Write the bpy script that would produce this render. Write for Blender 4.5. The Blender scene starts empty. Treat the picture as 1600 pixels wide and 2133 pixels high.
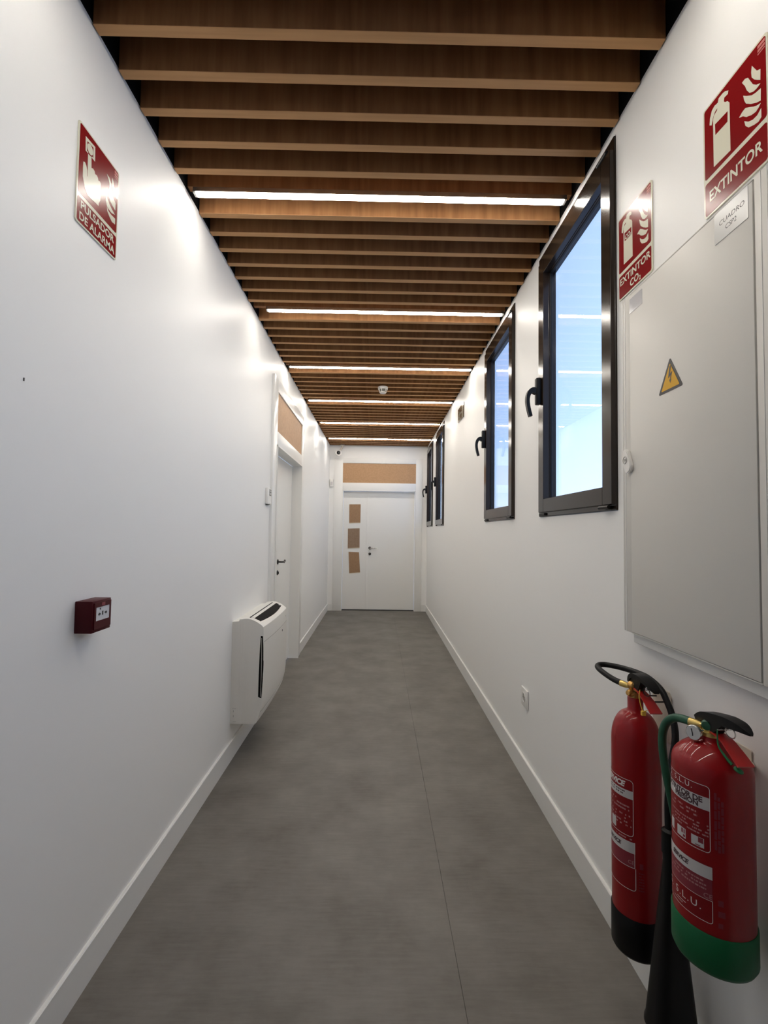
import bpy, bmesh, math, random
from math import sin, cos, pi, radians, sqrt, atan2
from mathutils import Vector, Matrix

random.seed(7)
SC = bpy.context.scene
COL = SC.collection

# ---------------------------------------------------------------- camera
EYE = Vector((0, 0, 1.41))
YAW, PITCH, ROLL = 0.01130, 0.04114, 0.01396
fw = Vector((sin(YAW) * cos(PITCH), cos(YAW) * cos(PITCH), sin(PITCH)))
r0 = Vector((cos(YAW), -sin(YAW), 0)); u0 = r0.cross(fw)
rt = r0 * cos(ROLL) + u0 * sin(ROLL); up = -r0 * sin(ROLL) + u0 * cos(ROLL)
cd = bpy.data.cameras.new('camera'); cam = bpy.data.objects.new('camera', cd); COL.objects.link(cam)
M3 = Matrix((rt, up, -fw)).transposed()
cam.matrix_world = Matrix.Translation(EYE) @ M3.to_4x4()
cd.sensor_fit = 'HORIZONTAL'; cd.sensor_width = 36.0
cd.lens = 36.0 * 980.0 / 1600.0
cd.clip_start = 0.02; cd.clip_end = 200
SC.camera = cam

# ---------------------------------------------------------------- sky, exposure
SKY_STRENGTH = 0.78
LED_POWER = 50.0
world = bpy.data.worlds.new('sky'); SC.world = world; world.use_nodes = True
wn = world.node_tree.nodes; wl = world.node_tree.links
sky = wn.new('ShaderNodeTexSky'); sky.sky_type = 'NISHITA'
sky.sun_disc = False; sky.sun_elevation = radians(38); sky.sun_rotation = radians(250)
sky.air_density = 1.0; sky.dust_density = 1.2; sky.ozone_density = 1.0
hz = wn.new('ShaderNodeMix'); hz.data_type = 'RGBA'; hz.inputs[0].default_value = 0.86      # thin bright haze over the blue
hz.inputs[7].default_value = (1.00, 1.36, 2.25, 1)
bg = wn['Background']; wl.new(sky.outputs[0], hz.inputs[6]); wl.new(hz.outputs[2], bg.inputs[0]); bg.inputs[1].default_value = SKY_STRENGTH
vs = SC.view_settings
vs.view_transform = 'Standard'; vs.look = 'None'; vs.gamma = 1.0; vs.use_curve_mapping = False
vs.exposure = 0.0
SC.cycles.max_bounces = 14; SC.cycles.diffuse_bounces = 8
SC.cycles.transparent_max_bounces = 16

# ---------------------------------------------------------------- materials
def mat(name, col, rough=0.5, metal=0.0, spec=0.5, coat=0.0, noise=None, bump=None, coat_rough=0.08):
    m = bpy.data.materials.new(name); m.use_nodes = True
    n = m.node_tree.nodes; l = m.node_tree.links; b = n['Principled BSDF']
    b.inputs['Base Color'].default_value = (*col, 1); b.inputs['Roughness'].default_value = rough
    b.inputs['Metallic'].default_value = metal; b.inputs['Specular IOR Level'].default_value = spec
    b.inputs['Coat Weight'].default_value = coat; b.inputs['Coat Roughness'].default_value = coat_rough
    tc = None
    if noise or bump:
        tc = n.new('ShaderNodeTexCoord')
    if noise:  # (scale, mapping scale, colour b, contrast lo, hi)
        sc, mp, colb, lo, hi = noise
        mg = n.new('ShaderNodeMapping'); mg.inputs['Scale'].default_value = mp
        nz = n.new('ShaderNodeTexNoise'); nz.inputs['Scale'].default_value = sc; nz.inputs['Detail'].default_value = 8
        cr = n.new('ShaderNodeValToRGB')
        cr.color_ramp.elements[0].position = lo; cr.color_ramp.elements[1].position = hi
        cr.color_ramp.elements[0].color = (*col, 1); cr.color_ramp.elements[1].color = (*colb, 1)
        l.new(tc.outputs['Object'], mg.inputs[0]); l.new(mg.outputs[0], nz.inputs['Vector'])
        l.new(nz.outputs['Fac'], cr.inputs[0]); l.new(cr.outputs[0], b.inputs['Base Color'])
    if bump:
        sc, st, di = bump
        nz2 = n.new('ShaderNodeTexNoise'); nz2.inputs['Scale'].default_value = sc; nz2.inputs['Detail'].default_value = 4
        bp = n.new('ShaderNodeBump'); bp.inputs['Strength'].default_value = st; bp.inputs['Distance'].default_value = di
        l.new(tc.outputs['Object'], nz2.inputs['Vector']); l.new(nz2.outputs['Fac'], bp.inputs['Height'])
        l.new(bp.outputs[0], b.inputs['Normal'])
    return m

PAINT = mat('wall_paint', (.85, .85, .835), .46, spec=.30, bump=(90, .05, .002))
DARKW = mat('dark_back_wall', (.050, .034, .024), .55, noise=(1.0, (30, 30, 2), (.038, .026, .018), .35, .7))  # dark finish made up so the unseen back wall reflects less light
LACQ = mat('door_lacquer', (.80, .80, .78), .30, spec=.45, bump=(3, .04, .01))
SKIRT = mat('skirting_white', (.78, .78, .76), .35)
WOOD = mat('slat_veneer', (.30, .145, .062), .5, spec=.10, noise=(1.0, (34, 34, 3.0), (.21, .095, .038), .35, .70))  # side faces, darkened to paint in the shade between slats
EDGE_LIT = mat('slat_edge_lit', (.56, .315, .145), .5, spec=.10, noise=(1.0, (3, 60, 60), (.48, .265, .120), .35, .70))  # yellower lower edge, lightened beyond its wood tone to look lit
BLACKV = mat('plenum_black', (.006, .006, .006), .9, spec=.1)
FLOOR = mat('vinyl_concrete', (.150, .138, .122), .50, spec=.35, bump=(160, .12, .001))
BRONZE = mat('window_aluminium', (.020, .013, .009), .17, spec=.34)
GASKET = mat('black_rubber', (.008, .008, .009), .5, spec=.3)
BLKPL = mat('black_plastic', (.0045, .0045, .005), .42, spec=.22)
HOSEB = mat('black_hose', (.0045, .0045, .005), .5, spec=.22, bump=(300, .1, .001))
GREENH = mat('green_hose', (.008, .075, .038), .45, spec=.45)
GREENB = mat('green_boot', (.004, .105, .036), .45, spec=.3)
GREENT = mat('green_tag', (.010, .160, .050), .45)
RED = mat('red_enamel', (.270, .003, .006), .42, spec=.20, coat=.40, coat_rough=.03)
REDH = mat('red_handle', (.42, .015, .014), .32, spec=.5, coat=.3)
REDL = mat('label_red', (.22, .003, .006), .42, spec=.25, coat=.15)
REDL2 = mat('label_crimson', (.22, .02, .035), .40)
WHITEP = mat('label_white', (.72, .68, .66), .4)
PALEP = mat('label_pale', (.42, .20, .20), .45)
GREYB = mat('label_grey', (.56, .54, .54), .35)
DARKP = mat('label_dark', (.045, .012, .018), .45)
BRASS = mat('brass', (.62, .36, .12), .28, metal=.9)
BRASSP = mat('pale_brass', (.70, .52, .18), .30, metal=.85)
STEEL = mat('steel', (.62, .62, .60), .25, metal=.9)
CHROME = mat('chrome', (.75, .75, .74), .12, metal=1.0)
DARKM = mat('dark_metal', (.045, .042, .040), .30, metal=.8)
SIGNR = mat('sign_red', (.210, .006, .008), .20, spec=.22, coat=.0, coat_rough=.20)
SIGNC = mat('sign_cream', (.72, .70, .57), .20, spec=.25, coat=.0, coat_rough=.20)
SIGNP = mat('sign_pink', (.62, .22, .20), .2)
CABW = mat('cabinet_white', (.66, .645, .605), .46, spec=.3, bump=(220, .04, .001))
CABE = mat('cabinet_frame', (.70, .70, .68), .3)
YEL = mat('warning_yellow', (.66, .36, .006), .35, spec=.2)
INK = mat('black_ink', (.006, .006, .006), .4)
CLEARS = mat('clear_sticker', (.68, .68, .66), .22, spec=.3)
GREYS = mat('grey_sticker', (.55, .55, .57), .15)
ACW = mat('unit_plastic', (.76, .745, .70), .36, bump=(60, .02, .001))
ACD = mat('vent_dark', (.006, .005, .005), .7, spec=.1)
CALLR = mat('call_point_red', (.062, .002, .005), .45, spec=.2)
CALLW = mat('call_point_plate', (.62, .63, .66), .3)
MDF = mat('brown_board', (.40, .23, .115), .6, noise=(40, (1, 1, 1), (.46, .27, .14), .35, .65))
CARD = mat('brown_cardboard', (.30, .175, .095), .7, noise=(30, (1, 1, 1), (.35, .21, .115), .3, .7))
CARD2 = mat('grey_brown_cardboard', (.25, .165, .105), .7, noise=(30, (1, 1, 1), (.29, .195, .13), .3, .7))
CARDP = mat('card_edge_tape', (.62, .56, .44), .5)
WPL = mat('white_plastic', (.80, .79, .76), .35)
GPL = mat('grey_plastic', (.42, .41, .38), .4)
LCD = mat('display_grey', (.16, .16, .14), .25)
EXITD = mat('exit_dark', (.075, .058, .032), .22, spec=.5, coat=.5)
EXITL = mat('exit_pale', (.36, .33, .25), .25, coat=.4)
CREAM = mat('cream_steel', (.66, .60, .50), .35)
YTAG = mat('yellow_tag', (.75, .48, .06), .4)

# floor mottling: cloudy patches plus a fine cross-brushed grain
def floor_nodes():
    n = FLOOR.node_tree.nodes; l = FLOOR.node_tree.links; b = n['Principled BSDF']
    tc = n.new('ShaderNodeTexCoord')
    def nz(scale, mp, det=6):
        mg = n.new('ShaderNodeMapping'); mg.inputs['Scale'].default_value = mp
        t = n.new('ShaderNodeTexNoise'); t.inputs['Scale'].default_value = scale; t.inputs['Detail'].default_value = det
        t.inputs['Roughness'].default_value = .62
        l.new(tc.outputs['Object'], mg.inputs[0]); l.new(mg.outputs[0], t.inputs['Vector']); return t
    a = nz(3.2, (1, 1, 1)); c = nz(9, (1.0, 9, 1), 5)
    mx = n.new('ShaderNodeMix'); mx.data_type = 'FLOAT'; mx.inputs[0].default_value = .28
    l.new(a.outputs['Fac'], mx.inputs[2]); l.new(c.outputs['Fac'], mx.inputs[3])
    cr = n.new('ShaderNodeValToRGB'); e = cr.color_ramp.elements
    e[0].position = .33; e[0].color = (.108, .097, .083, 1)
    e[1].position = .64; e[1].color = (.186, .173, .154, 1)
    l.new(mx.outputs[0], cr.inputs[0]); l.new(cr.outputs[0], b.inputs['Base Color'])
floor_nodes()

# window glass: thin clear pane, mirror part grows towards grazing angles
GLASS = bpy.data.materials.new('window_glass'); GLASS.use_nodes = True
_n = GLASS.node_tree.nodes; _l = GLASS.node_tree.links; _n.clear()
_o = _n.new('ShaderNodeOutputMaterial'); _m = _n.new('ShaderNodeMixShader')
_t = _n.new('ShaderNodeBsdfTransparent'); _t.inputs[0].default_value = (.93, .95, .96, 1)
_g = _n.new('ShaderNodeBsdfGlossy'); _g.inputs['Roughness'].default_value = .0
_w = _n.new('ShaderNodeLayerWeight'); _w.inputs['Blend'].default_value = .5
_p = _n.new('ShaderNodeMath'); _p.operation = 'POWER'; _p.inputs[1].default_value = 5
_a = _n.new('ShaderNodeMath'); _a.operation = 'MULTIPLY_ADD'; _a.inputs[1].default_value = .95; _a.inputs[2].default_value = .045
_l.new(_w.outputs['Facing'], _p.inputs[0]); _l.new(_p.outputs[0], _a.inputs[0]); _l.new(_a.outputs[0], _m.inputs[0])
_l.new(_t.outputs[0], _m.inputs[1]); _l.new(_g.outputs[0], _m.inputs[2]); _l.new(_m.outputs[0], _o.inputs[0])

LED = bpy.data.materials.new('led_diffuser'); LED.use_nodes = True
_b = LED.node_tree.nodes['Principled BSDF']
_b.inputs['Base Color'].default_value = (.8, .8, .8, 1)
_b.inputs['Emission Color'].default_value = (1.0, .935, .84, 1)
_b.inputs['Emission Strength'].default_value = LED_POWER

# ---------------------------------------------------------------- mesh helpers
class G:
    def __init__(s): s.v = []; s.f = []
    def add(s, vs, fs):
        o = len(s.v); s.v += [tuple(v) for v in vs]; s.f += [tuple(i + o for i in f) for f in fs]; return s
    def frombm(s, bm):
        bm.verts.index_update(); s.add([v.co[:] for v in bm.verts], [[v.index for v in f.verts] for f in bm.faces]); bm.free(); return s
    def box(s, x0, x1, y0, y1, z0, z1, bev=0, seg=2):
        if not bev:
            return s.add([(x0, y0, z0), (x1, y0, z0), (x1, y1, z0), (x0, y1, z0), (x0, y0, z1), (x1, y0, z1), (x1, y1, z1), (x0, y1, z1)],
                         [(0, 3, 2, 1), (4, 5, 6, 7), (0, 1, 5, 4), (1, 2, 6, 5), (2, 3, 7, 6), (3, 0, 4, 7)])
        bm = bmesh.new(); bmesh.ops.create_cube(bm, size=1)
        for v in bm.verts: v.co = Vector(((x0 + x1) / 2 + v.co.x * (x1 - x0), (y0 + y1) / 2 + v.co.y * (y1 - y0), (z0 + z1) / 2 + v.co.z * (z1 - z0)))
        bmesh.ops.bevel(bm, geom=bm.edges[:], offset=bev, segments=seg, affect='EDGES', profile=.5)
        return s.frombm(bm)
    def prism(s, poly, a0, a1, axis='y', bev=0):
        """polygon in the plane across the axis: y -> (x,z), x -> (y,z), z -> (x,y)"""
        def P(u, v, a): return {'y': (u, a, v), 'x': (a, u, v), 'z': (u, v, a)}[axis]
        n = len(poly)
        vs = [P(u, v, a0) for u, v in poly] + [P(u, v, a1) for u, v in poly]
        fs = [tuple(range(n))[::-1], tuple(range(n, 2 * n))] + [(i, (i + 1) % n, n + (i + 1) % n, n + i) for i in range(n)]
        bm = bmesh.new(); bv = [bm.verts.new(v) for v in vs]
        for f in fs: bm.faces.new([bv[i] for i in f])
        bmesh.ops.recalc_face_normals(bm, faces=bm.faces[:])
        if bev: bmesh.ops.bevel(bm, geom=[e for f in (bm.faces[:][0:2]) for e in f.edges], offset=bev, segments=2, affect='EDGES')
        return s.frombm(bm)
    def lathe(s, prof, seg=40, c=(0, 0, 0), d=(0, 0, 1)):
        """profile (radius, height) turned about direction d through c"""
        q = Vector((0, 0, 1)).rotation_difference(Vector(d).normalized()); c = Vector(c)
        vs = []; fs = []; n = len(prof)
        for k in range(seg):
            a = 2 * pi * k / seg
            for r, h in prof: vs.append(c + q @ Vector((r * cos(a), r * sin(a), h)))
        for k in range(seg):
            k2 = (k + 1) % seg
            for i in range(n - 1): fs.append((k * n + i, k2 * n + i, k2 * n + i + 1, k * n + i + 1))
        if prof[0][0] > 1e-5: fs.append(tuple(k * n for k in range(seg))[::-1])
        if prof[-1][0] > 1e-5: fs.append(tuple(k * n + n - 1 for k in range(seg)))
        return s.add(vs, fs)
    def tube(s, pts, r, seg=12, smooth=6, radii=None):
        P = [Vector(p) for p in pts]
        if smooth and len(P) > 2: P, radii = spline(P, smooth, radii)
        R = radii or [r] * len(P)
        T = [(P[min(i + 1, len(P) - 1)] - P[max(i - 1, 0)]).normalized() for i in range(len(P))]
        nrm = T[0].orthogonal().normalized(); vs = []; fs = []
        for i, p in enumerate(P):
            if i:
                nrm = (nrm - T[i] * nrm.dot(T[i])).normalized()
            b = T[i].cross(nrm)
            for k in range(seg):
                a = 2 * pi * k / seg; vs.append(p + (nrm * cos(a) + b * sin(a)) * R[i])
        for i in range(len(P) - 1):
            for k in range(seg):
                k2 = (k + 1) % seg; fs.append((i * seg + k, i * seg + k2, (i + 1) * seg + k2, (i + 1) * seg + k))
        fs.append(tuple(range(seg))[::-1]); fs.append(tuple(range((len(P) - 1) * seg, len(P) * seg)))
        return s.add(vs, fs)
    def ribbon(s, pts, w, t, side=(1, 0, 0), smooth=6, widths=None, thick=None):
        """flat strap along pts: width w across 'side', thickness t"""
        P = [Vector(p) for p in pts]
        P0 = P
        if smooth: P, widths = spline(P0, smooth, widths)
        if smooth and thick: thick = spline(P0, smooth, thick)[1]
        W = widths or [w] * len(P); S = Vector(side).normalized(); vs = []; fs = []
        for i, p in enumerate(P):
            T = (P[min(i + 1, len(P) - 1)] - P[max(i - 1, 0)]).normalized(); N = T.cross(S).normalized()
            for a, b in ((-1, -1), (1, -1), (1, 1), (-1, 1)): vs.append(p + S * a * W[i] / 2 + N * b * (thick[i] if thick else t) / 2)
        for i in range(len(P) - 1):
            for k in range(4): fs.append((i * 4 + k, i * 4 + (k + 1) % 4, i * 4 + 4 + (k + 1) % 4, i * 4 + 4 + k))
        fs.append((3, 2, 1, 0)); n = len(P) * 4; fs.append((n - 4, n - 3, n - 2, n - 1))
        return s.add(vs, fs)
    def torus(s, c, R, r, d=(0, 0, 1), seg=24, sub=8):
        q = Vector((0, 0, 1)).rotation_difference(Vector(d).normalized()); c = Vector(c); vs = []; fs = []
        for k in range(seg):
            a = 2 * pi * k / seg
            for j in range(sub):
                b = 2 * pi * j / sub; vs.append(c + q @ Vector(((R + r * cos(b)) * cos(a), (R + r * cos(b)) * sin(a), r * sin(b))))
        for k in range(seg):
            for j in range(sub):
                fs.append((k * sub + j, ((k + 1) % seg) * sub + j, ((k + 1) % seg) * sub + (j + 1) % sub, k * sub + (j + 1) % sub))
        return s.add(vs, fs)
    def text(s, body, size, place, bold=0.0, shear=0.0, align='LEFT', spacing=1.0, sx=1.0):
        """lettering; place(u, v) turns flat text coordinates into a point"""
        vs, fs = text_mesh(body, size, bold, shear, align, spacing)
        return s.add([place(u * sx, v) for u, v in vs], fs)

def spline(P, n, radii=None):
    out = []; ro = []
    for i in range(len(P) - 1):
        a, b, c, d = P[max(i - 1, 0)], P[i], P[i + 1], P[min(i + 2, len(P) - 1)]
        for k in range(n):
            t = k / n
            out.append(.5 * ((2 * b) + (c - a) * t + (2 * a - 5 * b + 4 * c - d) * t * t + (3 * b - a - 3 * c + d) * t ** 3))
            if radii: ro.append(radii[i] * (1 - t) + radii[i + 1] * t)
    out.append(P[-1])
    if radii: ro.append(radii[-1])
    return out, (ro if radii else None)

def text_mesh(body, size, bold, shear, align, spacing):
    cu = bpy.data.curves.new('lettering', 'FONT'); cu.body = body; cu.size = size; cu.offset = bold; cu.shear = shear
    cu.align_x = align; cu.space_character = spacing; cu.resolution_u = 4; cu.fill_mode = 'FRONT'
    o = bpy.data.objects.new('lettering', cu); COL.objects.link(o)
    dg = bpy.context.evaluated_depsgraph_get(); me = bpy.data.meshes.new_from_object(o.evaluated_get(dg))
    vs = [(v.co.x, v.co.y) for v in me.vertices]; fs = [tuple(p.vertices) for p in me.polygons]
    bpy.data.objects.remove(o); bpy.data.curves.remove(cu); bpy.data.meshes.remove(me)
    return vs, fs

def obj(name, g, m, parent=None, smooth=0, kind=None, label=None):
    me = bpy.data.meshes.new(name); me.from_pydata(g.v, [], g.f); me.update()
    me.materials.append(m)
    bm = bmesh.new(); bm.from_mesh(me); bmesh.ops.recalc_face_normals(bm, faces=bm.faces[:]); bm.to_mesh(me); bm.free()
    if smooth:
        me.shade_smooth(); me.set_sharp_from_angle(angle=radians(smooth))
    o = bpy.data.objects.new(name, me); COL.objects.link(o)
    if parent: o.parent = parent
    if kind: o['kind'] = kind
    if label: o['label'] = label
    return o
def flat(name, g, m, parent):        # flat print: keep face winding as is
    me = bpy.data.meshes.new(name); me.from_pydata(g.v, [], g.f); me.update(); me.materials.append(m)
    o = bpy.data.objects.new(name, me); COL.objects.link(o); o.parent = parent; return o
def thing(name, label, cat, loc=(0, 0, 0), rz=0, group=None):
    o = bpy.data.objects.new(name, None); COL.objects.link(o); o.empty_display_size = .05
    o.location = loc; o.rotation_euler = (0, 0, rz); o['label'] = label; o['category'] = cat
    if group: o['group'] = group
    return o
def struct(name, g, m, smooth=0): return obj(name, g, m, None, smooth, 'structure')
def setting(name, loc=(0, 0, 0), rz=0):
    o = bpy.data.objects.new(name, None); COL.objects.link(o); o.location = loc; o.rotation_euler = (0, 0, rz)
    o['kind'] = 'structure'; o.empty_display_size = .05; return o
# a wall-mounted thing has its own frame: x to the right as seen, y into the wall, z up
RZ = {'left': pi / 2, 'right': -pi / 2, 'end': 0.0}

# ---------------------------------------------------------------- room shell
XL, XR, YE, YB, ZC, ZT = -.89, .864, 8.39, -2.60, 2.93, 3.26
ZW = 2.942                                        # white paint stops here, black void above
struct_floor = setting('floor')
SEAM = .278
obj('vinyl_sheet', G().box(XL - .1, SEAM - .0006, YB, YE + .12, -.06, 0), FLOOR, struct_floor)
obj('vinyl_sheet', G().box(SEAM + .0006, XR + .1, YB, YE + .12, -.06, -.0004), FLOOR, struct_floor)

DL0, DL1, DLT = 3.90, 5.35, 2.66                  # hole in the left wall for the side door
g = G().box(XL - .2, XL, YB, DL0, 0, ZW).box(XL - .2, XL, DL1, YE + .12, 0, ZW).box(XL - .2, XL, DL0, DL1, DLT, ZW)
wl_ = struct('wall_left', g, PAINT)
obj('nail_hole', G().box(XL, XL + .002, 1.1675, 1.1700, 1.772, 1.780), INK, wl_)

WIN_Y = [1.685, 2.972, 6.215, 7.500, -1.250, .030]; WW = .825; WZ0, WZ1 = 1.497, 2.902  # last two are added out of view to throw blue light on wall_left
g = G(); ys = [YB] + [v for y in WIN_Y for v in (y, y + WW)] + [YE + .12]; ys.sort()
for i in range(0, len(ys), 2): g.box(XR, XR + .055, ys[i], ys[i + 1], 0, ZW)
for y in WIN_Y: g.box(XR, XR + .055, y, y + WW, 0, WZ0).box(XR, XR + .055, y, y + WW, WZ1, ZW)
struct('wall_right', g, PAINT)
EX0, EX1, EZT = -.745, .73, 2.68
g = G().box(XL, EX0, YE, YE + .15, 0, ZW).box(EX1, XR, YE, YE + .15, 0, ZW).box(EX0, EX1, YE, YE + .15, EZT, ZW)
struct('wall_end', g, PAINT)
struct('wall_back', G().box(XL, XR, YB - .1, YB, 0, ZW), DARKW)

ceil = struct('ceiling', G().box(XL - .2, XR + .2, YB - .1, YE + .2, ZT, ZT + .08), BLACKV)
struct('trim_1', G().box(XL - .06, XL - .0, YB, YE, ZW, ZT), BLACKV)
struct('trim_2', G().box(XR + .0, XR + .055, YB, YE, ZW, ZT), BLACKV)
struct('trim_3', G().box(XL, XR, YE - .0, YE + .06, ZW, ZT), BLACKV)
struct('trim_4', G().box(XL, XR, YB - .06, YB, ZW, ZT), BLACKV)

def base(name, x0, x1, y0, y1, side):
    h = .117; t = .012
    if side == 'l': poly = [(x0, 0), (x1, 0), (x1, h - .003), (x1 - .003, h), (x0, h)]
    elif side == 'r': poly = [(x1, 0), (x0, 0), (x0, h - .003), (x0 + .003, h), (x1, h)]
    struct(name, G().prism(poly, y0, y1, 'y'), SKIRT)
base('baseboard_left', XL, XL + .012, YB, 3.835, 'l'); base('baseboard_left.001', XL, XL + .012, 5.415, YE, 'l')
base('baseboard_right', XR - .012, XR, YB, YE, 'r')
struct('baseboard_end', G().box(XL + .012, -.80, YE - .012, YE, 0, .117, .002), SKIRT)
struct('baseboard_end.001', G().box(.775, XR - .012, YE - .012, YE, 0, .117, .002), SKIRT)

# ceiling slats, one by one (every eighth place carries a light bar instead)
PITCH_S = 1.127 / 8; Y_L1 = 2.093; SW = .035
slat_me = None; light_me = None
for m_ in range(-33, 45):
    y = Y_L1 + PITCH_S * m_
    if y < YB + .03 or y > YE - .03: continue
    lit = (m_ % 8 == 0 and m_ >= -8)
    if lit:
        if light_me is None:
            o = obj('slat', G().box(XL + .004, XR - .004, -SW / 2, SW / 2, ZC + .026, ZC + .15), WOOD, ceil); light_me = o.data
        else:
            o = bpy.data.objects.new('slat', light_me); COL.objects.link(o); o.parent = ceil
    else:
        if slat_me is None:
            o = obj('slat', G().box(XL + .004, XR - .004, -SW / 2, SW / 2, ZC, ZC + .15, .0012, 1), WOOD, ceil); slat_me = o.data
            slat_me.materials.append(EDGE_LIT)              # lower edge: yellower wood tone, with light painted in to make it paler
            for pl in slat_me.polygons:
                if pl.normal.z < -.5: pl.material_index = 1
        else:
            o = bpy.data.objects.new('slat', slat_me); COL.objects.link(o); o.parent = ceil
    o.location = (0, y, 0)

# ---------------------------------------------------------------- light bars
spans = {-2: (-.86, .85), -1: (-.86, .85), 0: (-.862, .838), 1: (-.800, .852), 2: (-.858, .854), 3: (-.848, .854), 4: (-.850, .856), 5: (-.848, .856)}
ordn = {-2: 'LED light bar over the part of the corridor behind the camera, second one back', -1: 'LED light bar over the part of the corridor just above the camera, out of frame',
        0: 'brightest LED light bar, nearest of the six in view under the slats', 1: 'second nearest of the six LED light bars, short of the left wall',
        2: 'third nearest LED light bar, just before the smoke detector', 3: 'fourth LED light bar, the first one beyond the smoke detector',
        4: 'fifth LED light bar, second to last before the end door', 5: 'farthest LED light bar, last one before the end wall'}
for k in range(-1, 6):
    x0, x1 = spans[k]; y = Y_L1 + 1.127 * k
    t = thing('ceiling_light', ordn[k], 'light', (0, y, ZC), 0, 'LED light bars between the ceiling slats')
    obj('diffuser', G().box(x0 + .012, x1 - .012, -.0165, .0165, -.002, .012, .004, 2), LED, t, 40)
    obj('channel', G().box(x0, x1, -.0172, .0172, .012, .026).box(x0, x1, -.0180, -.0168, .0045, .014).box(x0, x1, .0168, .0180, .0045, .014), STEEL, t)
    obj('end_cap', G().box(x0, x0 + .012, -.0168, .0168, -.001, .018, .002, 1), WPL, t)
    obj('end_cap', G().box(x1 - .012, x1, -.0168, .0168, -.001, .018, .002, 1), WPL, t)

# ---------------------------------------------------------------- windows on the right wall, two of them added unseen for daylight (own frame: x right = towards camera)
def window(i, y0):
    w = setting('window_%d' % i, (XR, y0 + WW, 0), RZ['right'])   # local x runs from the far jamb to the near one
    W = WW
    def frame(x0, x1, z0, z1, b, ya, yb, bot=None):
        bb = b if bot is None else bot
        return (G().box(x0, x0 + b, ya, yb, z0, z1, .0015, 1).box(x1 - b, x1, ya, yb, z0, z1, .0015, 1)
                .box(x0 + b, x1 - b, ya, yb, z1 - b, z1, .0015, 1).box(x0 + b, x1 - b, ya, yb, z0, z0 + bb, .0015, 1))
    obj('outer_frame', frame(.004, W - .002, WZ0 + .002, WZ1 - .003, .034, -.006, .055), BRONZE, w)
    sx0, sx1, sz0, sz1 = .040, W - .004, 1.520, 2.846
    s = obj('sash', frame(sx0, sx1, sz0, sz1, .072, -.022, .024, .068), BRONZE, w)
    obj('inner_rebate', frame(sx0 + .068, sx1 - .068, sz0 + .064, sz1 - .070, .006, .006, .045), BRONZE, s)
    obj('gasket', frame(sx0 + .072, sx1 - .072, sz0 + .067, sz1 - .072, .008, .012, .024), GASKET, s)
    obj('glass_pane', G().box(sx0 + .078, sx1 - .078, .019, .025, sz0 + .072, sz1 - .078), GLASS, w)
    hx = sx0 + .036
    h = obj('handle', G().box(hx - .017, hx + .017, -.050, -.022, 2.085, 2.225, .006, 2), BLKPL, w, 40)
    obj('lever', G().ribbon([(hx, -.046, 2.155), (hx, -.066, 2.160), (hx, -.084, 2.145), (hx, -.092, 2.112), (hx, -.088, 2.07), (hx, -.076, 2.022)], .026, .02, (1, 0, 0), 6, None, [.034, .028, .021, .018, .017, .016]), BLKPL, h, 50)
    obj('hinge', G().lathe([(0, 0), (.007, 0), (.007, .075), (0, .075)], 14, (sx1 - .10, -.020, 1.511), (1, 0, 0)), BLKPL, w, 40)
    obj('hinge', G().lathe([(0, 0), (.007, 0), (.007, .075), (0, .075)], 14, (sx1 - .10, -.020, 2.856), (1, 0, 0)), BLKPL, w, 40)
    obj('latch', G().box(.03, .11, -.016, -.004, 1.503, 1.516, .002, 1), BLKPL, w)
for i, y in enumerate(WIN_Y): window(i + 1, y)

# ---------------------------------------------------------------- side door in the left wall (own frame: x = along the corridor)
def lever_handle(parent, x, y, z, dirx, wavy):
    h = obj('handle', G().lathe([(0, 0), (.025, 0), (.025, .006), (.022, .009), (0, .009)], 24, (x, y, z), (0, -1, 0)), DARKM, parent, 40)
    pts = [(x, y - .005, z), (x, y - .045, z), (x + dirx * .02, y - .055, z)]
    pts += [(x + dirx * .06, y - .055, z + (-.006 if wavy else 0)), (x + dirx * .095, y - .052, z + (.010 if wavy else 0)), (x + dirx * .125, y - .050, z + (.004 if wavy else 0))]
    obj('lever', G().tube(pts, .0085, 10, 5), DARKM if wavy else STEEL, h, 60)
    obj('keyhole', G().lathe([(0, 0), (.024, 0), (.024, .005), (.020, .008), (0, .008)], 24, (x, y, z - .105), (0, -1, 0)).box(x - .004, x + .004, y - .016, y - .006, z - .118, z - .094), DARKM, parent, 40)

d1 = setting('door_1', (XL, 3.84, 0), RZ['left'])
FW = 1.565                                         # architrave 3.84 .. 5.405
a0, a1 = .15, 1.43                                 # clear opening
fr = G().box(0, a0, -.020, .11, 0, 2.70, .004).box(a1, FW, -.020, .11, 0, 2.70, .004)
fr.box(a0, a1, -.020, .11, 2.59, 2.70, .003).box(a0, a1, -.020, .11, 2.135, 2.25, .003)
f1 = obj('frame', fr, LACQ, d1, 40)
obj('stop_bead', G().box(a0, a0 + .012, -.026, .085, 0, 2.135).box(a1 - .012, a1, -.026, .085, 0, 2.135).box(a0, a1, -.026, .085, 2.123, 2.135), LACQ, f1)
obj('transom_panel', G().box(a0 - .001, a1 + .06, -.010, .0, 2.252, 2.588), MDF, d1, label='brown board panel closing the transom')
# transom opening reaches farther than the door opening below it
lf = obj('leaf', G().box(a0 + .56, a1 - .014, .085, .125, .012, 2.12, .002, 1), LACQ, d1)
obj('leaf', G().box(a0 + .014, a0 + .556, .085, .125, .012, 2.12, .002, 1), LACQ, d1)
lever_handle(lf, a0 + .60, .085, 1.10, 1, True)

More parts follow.
